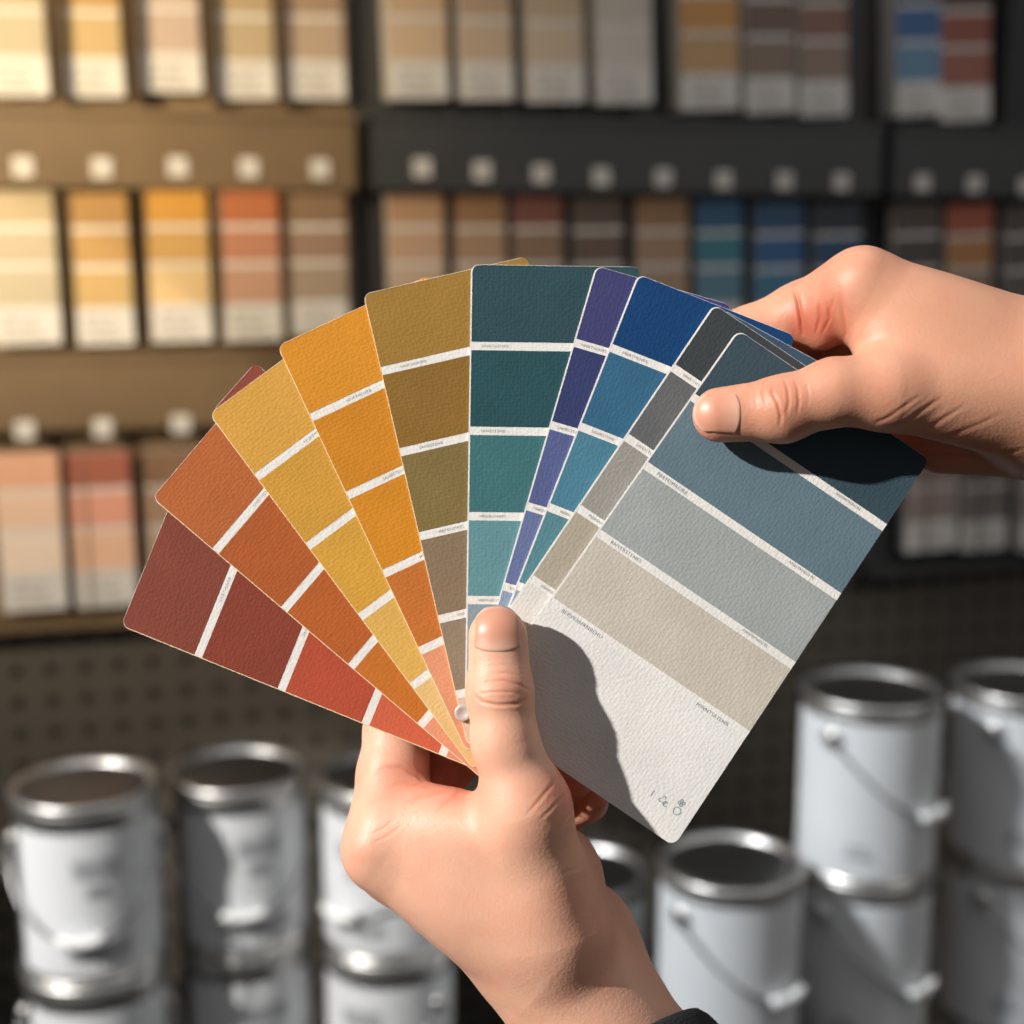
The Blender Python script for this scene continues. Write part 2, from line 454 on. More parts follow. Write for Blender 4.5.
# ------------------------------------------------------------------ fan of colour strips
def paint_mat(name, col, rough=.62, dark=1.):
    """painted, embossed paper"""
    m = bpy.data.materials.new(name); m.use_nodes = True
    nt = m.node_tree; b = nt.nodes['Principled BSDF']
    tc = nd(nt, 'ShaderNodeTexCoord')
    nz = nd(nt, 'ShaderNodeTexNoise', Scale=.018, Detail=2.); nt.links.new(tc.outputs['Object'], nz.inputs['Vector'])
    fine = nd(nt, 'ShaderNodeTexVoronoi', Scale=.27); nt.links.new(tc.outputs['Object'], fine.inputs['Vector'])
    fine.inputs['Randomness'].default_value = .55
    n3 = nd(nt, 'ShaderNodeTexNoise', Scale=.35, Detail=2.); nt.links.new(tc.outputs['Object'], n3.inputs['Vector'])
    mr = nd(nt, 'ShaderNodeMapRange'); nt.links.new(nz.outputs['Fac'], mr.inputs['Value'])
    mr.inputs['From Min'].default_value = .3; mr.inputs['From Max'].default_value = .7
    mr.inputs['To Min'].default_value = .95; mr.inputs['To Max'].default_value = 1.05
    sc = nd(nt, 'ShaderNodeVectorMath', operation='SCALE'); sc.inputs[0].default_value = [v*dark for v in lin(col)[:3]]
    nt.links.new(mr.outputs['Result'], sc.inputs['Scale'])
    nt.links.new(sc.outputs['Vector'], b.inputs['Base Color'])
    b.inputs['Roughness'].default_value = rough
    b.inputs['Specular IOR Level'].default_value = .2
    ad = nd(nt, 'ShaderNodeMath', operation='ADD'); nt.links.new(fine.outputs['Distance'], ad.inputs[0])
    ml = nd(nt, 'ShaderNodeMath', operation='MULTIPLY'); nt.links.new(n3.outputs['Fac'], ml.inputs[0]); ml.inputs[1].default_value = .15
    nt.links.new(ml.outputs[0], ad.inputs[1])
    bp = nd(nt, 'ShaderNodeBump', Strength=.2, Distance=.0005); nt.links.new(ad.outputs[0], bp.inputs['Height'])
    nt.links.new(bp.outputs['Normal'], b.inputs['Normal'])
    return m
M['paper'] = paint_mat('white_paper', (232, 229, 223))
M['paper_warm'] = paint_mat('cream_paper_edge', (238, 216, 176))
M['ink'] = mat('grey_ink', (176, 174, 170), .7, var=.2, scale=.5)
M['ink_dark'] = mat('slate_ink', (150, 157, 164), .7, var=.2, scale=.5)

def glyphs(text, size):
    cu = bpy.data.curves.new('t', 'FONT'); cu.body = text; cu.size = size; cu.extrude = 0
    cu.space_character = 1.12
    o = bpy.data.objects.new('t', cu); COL.objects.link(o)
    dg = bpy.context.evaluated_depsgraph_get()
    me = bpy.data.meshes.new_from_object(o.evaluated_get(dg))
    bpy.data.objects.remove(o); bpy.data.curves.remove(cu)
    return me

T = 1.15   # strip thickness in fan units
def strip(name_lab, tl, theta, W, Ln, z, cuts, cols, border, warm=False, texts=(), rc=8., stripe=8.5, taper=0., group='colour strips of the held fan'):
    """one colour strip. tl = pixel of its outer left corner, theta = lean from vertical (deg, + right),
       cuts = distances of the white bars from the outer end. Local frame: x across, y toward the outer end, origin at tl."""
    o_l = L(*tl, z)
    rot = Matrix.Rotation(math.radians(-theta), 4, 'Z')
    mw = FAN @ Matrix.Translation(o_l) @ rot
    mats = [paint_mat('paint_strip', c, dark=.9 if min(c) < 205 else 1.) for c in cols] + [M['paper_warm'] if warm else M['paper'], M['paper']]
    EDGE = len(cols); BAR = EDGE+1
    bm = bmesh.new()
    # outline with rounded corners
    def corner(cx, cy, a0):
        return [(cx+rc*math.cos(a0+math.pi/2*k/8), cy+rc*math.sin(a0+math.pi/2*k/8)) for k in range(9)]
    out = corner(W-rc, -rc, 0) + corner(rc, -rc, math.pi/2) + corner(rc, -Ln+rc, math.pi) + corner(W-rc, -Ln+rc, 1.5*math.pi)
    bot = [bm.verts.new((x, y, -T)) for x, y in out]; top = [bm.verts.new((x, y, 0)) for x, y in out]
    f = bm.faces.new(top); f.material_index = BAR
    f = bm.faces.new([bm.verts.new(v) for v in ((0, -Ln+rc, .1), (border, -Ln+rc, .1), (border, -rc, .1), (0, -rc, .1))]); f.material_index = EDGE
    f = bm.faces.new(list(reversed(bot))); f.material_index = BAR
    n = len(out)
    for i in range(n):
        f = bm.faces.new((bot[i], bot[(i+1) % n], top[(i+1) % n], top[i])); f.material_index = EDGE
    # colour patches: thin paint film on the paper, clipped to the rounded outline
    bl, br, bt = border, .2, .3
    edges = [0.] + [c for c in cuts] + [Ln]
    zz = .12
    ri = rc - .8
    def inset_x(y):            # left/right limits at distance y from the outer end
        d = 0.
        if y - bt < ri: d = ri - math.sqrt(max(0, ri*ri - (ri-(y-bt))**2))
        if (Ln - .5) - y < ri: d = ri - math.sqrt(max(0, ri*ri - (ri-((Ln-.5)-y))**2))
        return bl + d, W - br - d
    for i in range(len(edges)-1):
        a = edges[i] + (stripe/2 if i else bt); b_ = edges[i+1] - (stripe/2 if i < len(edges)-2 else .5)
        if i >= len(cols): break
        ys = [a] + [a + (ri)*(1-math.cos(math.pi/2*k/8)) for k in range(1, 9)] if i == 0 else [a]
        if i == len(edges)-2: ys = ys + [b_ - ri*(1-math.sin(math.pi/2*k/8)) for k in range(0, 9)]
        else: ys = ys + [b_]
        lft = []; rgt = []
        for y in ys:
            x0, x1 = inset_x(y)
            lft.append(bm.verts.new((x0, -y, zz))); rgt.append(bm.verts.new((x1, -y, zz)))
        for k in range(len(ys)-1):
            f = bm.faces.new((lft[k+1], rgt[k+1], rgt[k], lft[k])); f.material_index = i
    if taper:
        for v in bm.verts: v.co.x = W/2 + (v.co.x-W/2)*(1 + taper*(-v.co.y)/Ln)
    o = bm_obj('colour_strip', bm, mats)
    o.matrix_world = mw
    tag(o, name_lab, 'paint strip', group)
    for (txt, x, y, size, dark) in texts:
        me = glyphs(txt, size); me.name = 'printed_name'; me.materials.clear(); me.materials.append(M['ink_dark'] if dark else M['ink'])
        t = bpy.data.objects.new('printed_name', me); COL.objects.link(t)
        t.parent = o; t.location = (x, -y - size*.32, zz+.1)
    return o

def bars(cuts, x, txts, size=4.2, dark=False):
    return [(t, x, c, size, dark) for c, t in zip(cuts, txts)]

zc = -1.5
A_ = [84,175,267,351]; B_ = [83.7,175,264,356]; C_ = [80,167,256,343]; D_ = [80,167,254,340]; E_ = [80,164,251,337,415]
F_ = [82,167.5,253.5,338]; G_ = [80.5,167,252,336]; H_ = [79,164,251,336]; I_ = [76,160,246,331]; J_ = [81.5,164.5,247,330]
W0 = 170
nm = ['NNRTHENRB', 'SANBSTENR', 'MBRBNVWES', 'HBRNBIUR', 'LNEIRN']
strip('dark red strip at the lowest left end of the fan', (121,626), -68, W0, 436, -20, A_, [(136,70,54),(141,66,49),(186,82,56),(212,104,72),(226,150,120)], .8, True, bars(A_, 60, nm))
strip('sliver of a red strip peeking out between the rust and yellow strips', (212,411.5), -48.5, 66, 330, -16.3, [80,165,250], [(146,72,56),(146,68,52),(186,84,58),(210,110,80)], .8, True)
strip('rust orange strip second from the lower left of the fan', (152,498), -49.6, W0, 440, -17, B_, [(186,103,54),(181,94,46),(187,98,44),(202,118,46),(228,156,120)], .8, True, bars(B_, 60, nm))
strip('golden yellow strip third from the lower left of the fan', (209,414), -36.6, W0, 448, -15.5, C_, [(219,163,72),(213,157,62),(217,163,64),(226,180,92),(230,194,130)], .8, True, bars(C_, 60, nm))
strip('bright orange strip between the yellow and the olive strips', (277,346), -25, W0, 452, -14, D_, [(221,146,42),(212,137,37),(216,141,37),(202,118,52),(228,156,118)], .8, True, bars(D_, 40, nm))
strip('olive ochre strip just left of the teal strip', (363,294), -13, W0, 468, -12.5, E_, [(162,124,56),(144,108,48),(134,114,68),(142,122,96),(148,132,110),(222,196,172)], .8, True, bars(E_, 20, nm))
strip('teal strip standing upright at the centre of the fan', (471,264.5), .8, W0, 440, -11, F_, [(48,78,86),(42,82,88),(66,116,120),(104,152,158),(142,162,172)], 1.5, False, bars(F_, 12, nm))
strip('purple blue strip showing as a narrow band right of the teal strip', (596,265.5), 16.3, 142, 430, -9.5, G_, [(66,68,116),(56,64,110),(90,100,148),(108,120,164),(146,164,188)], 1.6, False, bars(G_, 8, nm))
strip('deep blue strip right of the purple band', (638,274), 21.4, W0, 432, -8, H_, [(18,66,116),(56,106,138),(78,132,154),(90,140,150),(156,172,186)], 1.8, False, bars(H_, 14, nm))
strip('dark slate blue strip mostly hidden behind the charcoal strip', (722,309), 28.5, W0-4, 425, -6.5, I_, [(58,84,104),(70,92,110),(90,110,124),(120,134,146),(170,178,184)], 1.2)
strip('charcoal grey strip just behind the wide front strip', (714,304), 34.0, W0-14, 425, -5, I_, [(62,68,71),(104,106,108),(160,156,149),(182,172,154),(224,220,212)], 1.8, False, bars(I_, 14, nm))
jt = bars(J_[:3], 14, ['BRRCNHEIL', 'PBRPEIMRORB', 'RNVERSTENES'], 5.2, True) + [('BERVEIINRNBEHU', 12, J_[3]+1.5, 5.6, True), ('MINNTSRTENB', 176, J_[3]+3, 5.2, True)] \
   + [('ANHWNRIEN', 172, J_[k]-1, 4.6, False) for k in range(3)]
J = strip('wide front strip fading from slate to white, held by both thumbs', (738,329.5), 34.2, 232, 464, -1.5, J_, [(60,80,90),(104,127,138),(168,173,172),(208,199,185),(228,226,221)], 1.8, False, jt, rc=9., taper=.05)
# small marks in the lower corner of the front strip
bm = bmesh.new()
def stroke(pts, w=.55):
    pts = [Vector((p[0], p[1], 0)) for p in pts]
    for a, b in zip(pts[:-1], pts[1:]):
        d = (b-a).normalized(); n_ = Vector((-d.y, d.x, 0))*w
        vs = [bm.verts.new(v) for v in (a-n_, b-n_, b+n_, a+n_)]; bm.faces.new(vs)
def circ(cx, cy, r, a0=0, a1=360, n_=16):
    stroke([(cx+r*math.cos(R(a0+(a1-a0)*k/n_)), cy+r*math.sin(R(a0+(a1-a0)*k/n_))) for k in range(n_+1)])
Jm = J.matrix_world.inverted() @ FAN
def jl(px, py): v = Jm @ Vector(L(px, py, -1.4)); return (v.x, v.y)
stroke([jl(651,796), jl(652.5,793), jl(654.5,790.5)])
for q in range(3):
    a = R(90+120*q); c = jl(663, 800); circ(c[0]+2.6*math.cos(a), c[1]+2.6*math.sin(a), 1.7, math.degrees(a)-120, math.degrees(a)+120, 8)
c = jl(665.5, 804); circ(c[0], c[1], 2.4, 40, 330)
c = jl(677, 811); circ(c[0], c[1], 3.9)
for q in range(4):
    a = R(20+90*q); c = jl(681.5, 803); circ(c[0]+2.2*math.cos(a), c[1]+2.2*math.sin(a), 1.4, 0, 360, 8)
t = bm_obj('printed_symbols', bm, M['ink_dark'], J); t.location = (0, 0, .25)

# binding post that pins the strips together beside the thumb
bm = bmesh.new()
add_lathe(bm, [(0, .5), (4.5, .5), (5, .9), (7.6, .9), (8.4, .5), (8.6, 0)], 32)
o = bm_obj('binding_post', bm, mat('post_plastic', (205,200,192), .35, .2), smooth=True)
o.matrix_world = FAN @ Matrix.Translation(L(463, 713, -9.5))
tag(o, 'small round metal binding post peeking out left of the lower thumb', 'fastener')

# ------------------------------------------------------------------ hands
def seg_d(P, a, b, ra, rb, flat=None):
    ab = b-a; l2 = float(ab@ab)
    q = P-a; t = np.clip((q@ab)/l2, 0, 1)
    q = q - t[:, None]*ab
    if flat is not None:
        n, k = flat
        qn = q@n; q = q + np.outer(qn*(1/k-1), n)
        return (np.sqrt((q*q).sum(1)) - (ra+(rb-ra)*t))*(1+k)/2
    return np.sqrt((q*q).sum(1)) - (ra+(rb-ra)*t)

def ell_d(P, c, r, ax=None):
    q = P-c
    if ax is not None: q = q@ax.T
    k0 = np.sqrt(((q/r)**2).sum(1)); k1 = np.sqrt(((q/(r*r))**2).sum(1)) + 1e-9
    return k0*(k0-1)/k1

def smin(a, b, k):
    h = np.maximum(k-np.abs(a-b), 0)/k
    return np.minimum(a, b) - h*h*k*.25

def J3(px, py, z, r):     # joint: pixel, height toward viewer, apparent radius
    return L(px, py, z), r*(F-z)/F

class Hand:
    def __init__(s): s.palm = []; s.fingers = []; s.thumb = []
    def sdf(s, P):
        d = None
        for prim, k in s.palm:
            e = prim(P); d = e if d is None else smin(d, e, k)
        th = None
        for prim, k in s.thumb:
            e = prim(P); th = e if th is None else smin(th, e, k)
        d = smin(d, th, 22)
        fg = None
        for ch in s.fingers:
            f = None
            for prim, k in ch:
                e = prim(P); f = e if f is None else smin(f, e, k)
            fg = f if fg is None else smin(fg, f, 3)
        return smin(d, fg, 16)

def chain(js, k=10, flats=None):
    out = []
    for i in range(len(js)-1):
        (a, ra), (b, rb) = J3(*js[i]), J3(*js[i+1])
        fl = flats[i] if flats else None
        out.append(((lambda P, a=a, b=b, ra=ra, rb=rb, fl=fl: seg_d(P, a, b, ra, rb, fl)), k))
    return out
def ell(px, py, z, rx, ry, rz, ang=0., k=24):
    c = L(px, py, z); ca, sa = math.cos(R(ang)), math.sin(R(ang))
    ax = np.array(((ca, sa, 0), (-sa, ca, 0), (0, 0, 1)))
    r = np.array((rx, ry, rz), float)
    return ((lambda P: ell_d(P, c, r, ax)), k)

def surface_nets(fn, lo, hi, h):
    lo = np.array(lo, float); n = np.ceil((np.array(hi)-lo)/h).astype(int)+1
    xs = [lo[i]+h*np.arange(n[i]) for i in range(3)]
    V = np.empty(n, np.float32)
    yz = np.stack(np.meshgrid(xs[1], xs[2], indexing='ij'), -1).reshape(-1, 2)
    B = 8
    for i in range(0, n[0], B):
        xx = xs[0][i:i+B]
        P = np.concatenate([np.repeat(xx, len(yz))[:, None], np.tile(yz, (len(xx), 1))], 1)
        V[i:i+B] = fn(P).reshape(len(xx), n[1], n[2])
    ins = V < 0
    c = [(i, j, k) for i in (0, 1) for j in (0, 1) for k in (0, 1)]
    m = n-1
    cnt = sum(ins[i:i+m[0], j:j+m[1], k:k+m[2]].astype(np.int8) for i, j, k in c)
    act = (cnt > 0) & (cnt < 8)
    idx = -np.ones(m, np.int64); cells = np.argwhere(act); idx[act] = np.arange(len(cells))
    acc = np.zeros((len(cells), 3)); num = np.zeros(len(cells))
    for a in c:
        for ax in range(3):
            if a[ax]: continue
            b = list(a); b[ax] = 1
            va = V[cells[:, 0]+a[0], cells[:, 1]+a[1], cells[:, 2]+a[2]]; vb = V[cells[:, 0]+b[0], cells[:, 1]+b[1], cells[:, 2]+b[2]]
            cr = (va < 0) != (vb < 0)
            t = np.where(cr, va/np.where(cr, va-vb, 1), 0)
            p = np.tile(np.array(a, float), (len(cells), 1)); p[:, ax] += t
            acc[cr] += p[cr]; num[cr] += 1
    verts = lo + h*(cells + acc/num[:, None])
    faces = []
    for ax in range(3):
        u, v = (ax+1) % 3, (ax+2) % 3
        sl0 = [slice(None)]*3; sl1 = [slice(None)]*3
        sl0[ax] = slice(0, -1); sl1[ax] = slice(1, None)
        cr = ins[tuple(sl0)] != ins[tuple(sl1)]
        e = np.argwhere(cr)
        e = e[(e[:, u] > 0) & (e[:, v] > 0) & (e[:, u] < m[u]) & (e[:, v] < m[v])]
        def cid(du, dv):
            q = e.copy(); q[:, u] -= du; q[:, v] -= dv
            return idx[q[:, 0], q[:, 1], q[:, 2]]
        f = np.stack([cid(1, 1), cid(0, 1), cid(0, 0), cid(1, 0)], 1)
        flip = ~ins[e[:, 0], e[:, 1], e[:, 2]]
        f[flip] = f[flip][:, ::-1]
        faces.append(f)
    return verts, np.concatenate(faces)

def subdivide(V, Q):
    nV = len(V)
    E = np.concatenate([Q[:, [0, 1]], Q[:, [1, 2]], Q[:, [2, 3]], Q[:, [3, 0]]]); E.sort(1)
    ue, inv = np.unique(E, axis=0, return_inverse=True); inv = inv.reshape(4, -1)
    em = V[ue].mean(1); fc = V[Q].mean(1)
    ei = nV + inv; fi = nV + len(ue) + np.arange(len(Q))
    out = []
    for k in range(4):
        out.append(np.stack([Q[:, k], ei[k], fi, ei[(k-1) % 4]], 1))
    return np.concatenate([V, em, fc]), np.concatenate(out)

def grad(fn, P, e=.8):
    K = np.array(((1, -1, -1), (-1, -1, 1), (-1, 1, -1), (1, 1, 1)), float)
    g = np.zeros_like(P)
    for k in K: g += k*fn(P+k*e)[:, None]
    return g/np.linalg.norm(g, axis=1, keepdims=True)

def pix(P):               # pixel position of fan-space points
    k = F/(F-P[:, 2]); return np.stack([512+P[:, 0]*k, 512-P[:, 1]*k], 1)

def poly_dist(q, pts):
    d = np.full(len(q), 1e9)
    tt = np.zeros(len(q)); n = len(pts)-1
    for i in range(n):
        a = np.array(pts[i], float); b = np.array(pts[i+1], float); ab = b-a
        t = np.clip(((q-a)@ab)/(ab@ab), 0, 1); e = np.linalg.norm(q-a-t[:, None]*ab, axis=1)
        m_ = e < d; d[m_] = e[m_]; tt[m_] = (i+t[m_])/n
    return d, tt

def skin_mat(name, tint=(1, 1, 1)):
    m = bpy.data.materials.new(name); m.use_nodes = True
    nt = m.node_tree; b = nt.nodes['Principled BSDF']
    at = nd(nt, 'ShaderNodeAttribute', attribute_name='redness')
    tc = nd(nt, 'ShaderNodeTexCoord')
    nz = nd(nt, 'ShaderNodeTexNoise', Scale=.03, Detail=4.); nt.links.new(tc.outputs['Object'], nz.inputs['Vector'])
    ad = nd(nt, 'ShaderNodeMath', operation='MULTIPLY_ADD'); nt.links.new(nz.outputs['Fac'], ad.inputs[0]); ad.inputs[1].default_value = .5; ad.inputs[2].default_value = -.22
    a2 = nd(nt, 'ShaderNodeMath', operation='ADD'); a2.use_clamp = True
    nt.links.new(ad.outputs[0], a2.inputs[0]); nt.links.new(at.outputs['Fac'], a2.inputs[1])
    mx = nd(nt, 'ShaderNodeMix', data_type='RGBA'); nt.links.new(a2.outputs[0], mx.inputs['Factor'])
    b0 = lin((212, 160, 132)); r0 = lin((192, 106, 82))
    mx.inputs[6].default_value = tuple(b0[i]*tint[i] for i in range(3))+(1,)
    mx.inputs[7].default_value = tuple(r0[i]*tint[i] for i in range(3))+(1,)
    nt.links.new(mx.outputs[2], b.inputs['Base Color'])
    b.inputs['Roughness'].default_value = .48
    b.inputs['Specular IOR Level'].default_value = .38
    b.inputs['Subsurface Weight'].default_value = .22
    b.inputs['Subsurface Radius'].default_value = (1., .35, .18)
    b.inputs['Subsurface Scale'].default_value = .004
    v = nd(nt, 'ShaderNodeTexVoronoi', Scale=.30); nt.links.new(tc.outputs['Object'], v.inputs['Vector'])
    n3 = nd(nt, 'ShaderNodeTexNoise', Scale=.12, Detail=4.); nt.links.new(tc.outputs['Object'], n3.inputs['Vector'])
    ml = nd(nt, 'ShaderNodeMath', operation='MULTIPLY_ADD'); nt.links.new(n3.outputs['Fac'], ml.inputs[0]); ml.inputs[1].default_value = .35; nt.links.new(v.outputs['Distance'], ml.inputs[2])
    bp = nd(nt, 'ShaderNodeBump', Strength=.12, Distance=.0005); nt.links.new(ml.outputs[0], bp.inputs['Height'])
    nt.links.new(bp.outputs['Normal'], b.inputs['Normal'])
    return m

HVOX = 2.6
def build_hand(hand, lo, hi, creases, reds, mtl, label, bumps=()):
    fn = hand.sdf
    V, Q = surface_nets(fn, lo, hi, HVOX)
    V, Q = subdivide(V, Q)
    for _ in range(2):
        g = grad(fn, V); V = V - g*fn(V)[:, None]
    g = grad(fn, V)
    q = pix(V); front = np.clip(g[:, 2]*2.5, 0, 1)
    disp = np.zeros(len(V)); red = np.zeros(len(V))
    for (pts, dep, wid) in creases:
        dep, wid = dep*(.62 if wid < 2 else .36), wid*(.85 if wid < 2 else .66)
        d, t = poly_dist(q, pts)
        fade = np.clip(np.minimum(t, 1-t)*4, 0, 1)**.7
        disp -= dep*fade*front*np.exp(-(d/wid)**2)
        disp += .3*dep*fade*front*np.exp(-((d-2.1*wid)/(1.2*wid))**2)
        red += .35*min(1., dep/1.5)*fade*front*np.exp(-(d/(wid*1.6))**2)
    for (px, py, r_, h_) in bumps:
        d = np.hypot(q[:, 0]-px, q[:, 1]-py); disp += h_*front*np.exp(-(d/r_)**2)
    for (px, py, rx, ry, a_) in reds:
        red += a_*np.exp(-((q[:, 0]-px)/rx)**2-((q[:, 1]-py)/ry)**2)
    V = V + g*disp[:, None]
    o = new_mesh('hand', V, Q, mtl, smooth=True)
    o.data.attributes.new('redness', 'FLOAT', 'POINT').data.foreach_set('value', np.clip(red, 0, 1).astype(np.float32))
    o.matrix_world = FAN
    tag(o, label, 'hand', 'hands of one person')
    return o

def nail(hand, base, tip, w0, w1, parent, side=0.):
    """curved nail plate lying on the thumb. base/tip pixels of the centre line; half widths w0 (cuticle) w1 (tip)"""
    base = np.array(base, float); tip = np.array(tip, float); d = tip-base; n_ = np.array((-d[1], d[0]))/np.hypot(*d)
    NU, NV = 27, 31
    uu, vv = np.meshgrid(np.linspace(-1, 1, NU), np.linspace(0, 1, NV))
    # map the square to a rounded nail outline
    t = vv.copy(); s_ = uu.copy()
    w = w0+(w1-w0)*t
    cut = .14*np.abs(s_)**2.4      # curved cuticle and free edge
    tt = cut*0 + t*(1-.0) 
    tt = (.15*np.abs(s_)**3) + t*(1-.15*np.abs(s_)**3-.30*np.abs(s_)**2.6)
    px = base[0]+d[0]*tt+n_[0]*w*s_; py = base[1]+d[1]*tt+n_[1]*w*s_
    px = px.ravel(); py = py.ravel()
    z0 = np.full(len(px), 130.); z = z0.copy()
    for _ in range(60):
        k = (F-z)/F; P = np.stack([(px-512)*k, -(py-512)*k, z], 1); z = z - np.clip(hand.sdf(P), -20, 20)*.7
    k = (F-z)/F; P = np.stack([(px-512)*k, -(py-512)*k, z], 1)
    g = grad(hand.sdf, P)
    U_ = np.abs(uu).ravel(); T_ = vv.ravel()
    lift = 1.5 - 2.6*np.clip((U_-.86)/.14, 0, 1)**2 - 2.4*np.clip((.08-T_)/.08, 0, 1)**2 + .8*np.clip((T_-.8)/.2, 0, 1)
    P = P + g*lift[:, None]
    faces = []
    for j in range(NV-1):
        for i in range(NU-1):
            a = j*NU+i; faces.append((a, a+1, a+NU+1, a+NU))
    P2 = P - g*2.2; nP = len(P)
    faces2 = [tuple(nP+x for x in reversed(f)) for f in faces]
    rim = [i for i in range(NU)] + [j*NU+NU-1 for j in range(1, NV)] + [(NV-1)*NU+i for i in range(NU-2, -1, -1)] + [j*NU for j in range(NV-2, 0, -1)]
    side_f = [(rim[k], nP+rim[k], nP+rim[(k+1) % len(rim)], rim[(k+1) % len(rim)]) for k in range(len(rim))]
    o = new_mesh('thumbnail', np.concatenate([P, P2]), faces+faces2+side_f, M['nail'], smooth=True)
    lun = np.exp(-((T_-.0)/.26)**2*1.)*np.clip(1-U_**2*.8, 0, 1); free = np.clip((T_-.93)/.05, 0, 1)
    v = np.clip(np.maximum(lun*.55, free*.9), 0, 1)
    o.data.attributes.new('pale', 'FLOAT', 'POINT').data.foreach_set('value', np.concatenate([v, v]).astype(np.float32))
    bmx = bmesh.new(); bmx.from_mesh(o.data); bmesh.ops.recalc_face_normals(bmx, faces=bmx.faces); bmx.to_mesh(o.data); bmx.free()
    o.parent = parent
    return o

def nail_mat():
    m = bpy.data.materials.new('nail'); m.use_nodes = True
    nt = m.node_tree; b = nt.nodes['Principled BSDF']
    at = nd(nt, 'ShaderNodeAttribute', attribute_name='pale')
    mx = nd(nt, 'ShaderNodeMix', data_type='RGBA'); nt.links.new(at.outputs['Fac'], mx.inputs['Factor'])
    mx.inputs[6].default_value = lin((208, 146, 120)); mx.inputs[7].default_value = lin((226, 188, 166))
    tc = nd(nt, 'ShaderNodeTexCoord'); nz = nd(nt, 'ShaderNodeTexNoise', Scale=.05); nt.links.new(tc.outputs['Object'], nz.inputs['Vector'])
    bp = nd(nt, 'ShaderNodeBump', Strength=.05, Distance=.0004); nt.links.new(nz.outputs['Fac'], bp.inputs['Height'])
    nt.links.new(bp.outputs['Normal'], b.inputs['Normal'])
    nt.links.new(mx.outputs[2], b.inputs['Base Color'])
    b.inputs['Roughness'].default_value = .42
    b.inputs['Subsurface Weight'].default_value = .15; b.inputs['Subsurface Radius'].default_value = (1, .4, .25); b.inputs['Subsurface Scale'].default_value = .002
    return m
M['nail'] = nail_mat()
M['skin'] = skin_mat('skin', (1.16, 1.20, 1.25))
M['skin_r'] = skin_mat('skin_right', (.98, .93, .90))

# ---- left hand, coming up from the lower right, thumb in front, fingers behind the strips
lh = Hand()
lh.palm = (chain([(386,849,-14,42), (548,950,-24,67)], 20)
         + chain([(396,862,-70,36), (570,975,-58,62)], 24)
         + chain([(426,876,-122,32), (590,990,-95,52)], 24)
         + chain([(462,890,-160,29), (606,985,-108,44)], 24)
         + chain([(594,1016,-42,69), (790,1245,-42,78)], 34)
         + chain([(552,953,-50,74), (592,1014,-44,69)], 24) + [ell(574,868,-36, 28,44,34, 22, 22)]
         + chain([(548,922,4,54), (527,806,34,40)], 30)
         + chain([(392,822,-8,32), (512,832,26,38)], 26) + chain([(392,800,-26,27), (446,812,4,22)], 16)
         + [ell(492,888,0, 100,60,50, -35, 30)]
         + [ell(602,936,-82, 38,60,40, 22, 18)])
NZ = np.array((0, 0, 1.))
lh.thumb = chain([(527,806,34,40), (505,742,36,31), (500,694,33,32)], 16) + chain([(500,694,33,32), (498,637,27,29.5)], 12, [(NZ, .84)])
lh.fingers = [chain([(386,849,-16,40), (393,775,-44,35), (398,728,-60,33), (480,690,-56,27), (548,690,-50,23)]),
              chain([(396,866,-70,36), (450,756,-96,27), (510,735,-74,25), (575,742,-50,21)]),
              chain([(426,886,-122,32), (505,800,-140,27), (556,786,-92,23), (574,778,-50,20)]),
              chain([(462,905,-160,28), (552,822,-150,22), (588,802,-100,18), (597,792,-58,15)])]
lc = [  # thumb joint
 ([(473,694),(482,702),(498,705),(516,704),(530,698)], 1.7, 1.9),
 ([(476,686),(488,682),(503,681),(519,685),(531,691)], 1.1, 1.8),
 ([(480,694),(494,692),(510,692),(524,695)], .9, 1.6),
 ([(478,677),(492,674),(506,673),(520,676)], .6, 1.6),
 ([(479,668),(495,665),(512,666)], .35, 1.6),
 # base of the thumb
 ([(526,816),(538,802),(548,790),(558,777)], 1.6, 2.6),
 ([(538,822),(550,810),(562,797),(570,790)], 1.3, 2.4),
 ([(552,832),(566,818),(578,806)], .8, 2.6),
 ([(560,874),(578,868),(594,858)], .9, 2.8),
 ([(572,884),(590,874),(604,866)], .7, 2.6),
 # web folds
 ([(372,774),(385,768),(402,768),(418,775),(428,786)], 2.0, 3.2),
 ([(382,792),(400,784),(420,784),(438,790)], 1.4, 3.2),
 ([(402,806),(420,797),(440,792),(462,786)], 1.8, 3.2),
 ([(436,812),(446,804),(455,797),(464,788)], 1.6, 3.2),
 ([(366,805),(378,798),(392,796)], .7, 2.6),
 # knuckle lines
 ([(368,836),(384,828),(396,818)], .5, 1.7), ([(372,844),(388,836),(402,826)], .5, 1.7), ([(366,826),(380,818),(390,810)], .4, 1.7),
]
lr = [(500,620,40,26,.22),(505,690,30,22,.28),(358,848,22,22,.22),(410,778,42,24,.45),(450,775,26,22,.6),(575,790,30,30,.7),(470,795,26,16,.2),(545,800,26,26,.14),(600,930,30,60,.2),(560,900,40,40,.12)]
LH = build_hand(lh, (-190,-800,-230), (320,-75,110), lc, lr, M['skin'], 'left hand gripping the fan from below, thumb pointing up', bumps=[(500,690,20,1.6),(360,850,16,2.0)])
nail(lh, (497.5,653), (497,607.5), 24.5, 22, LH)

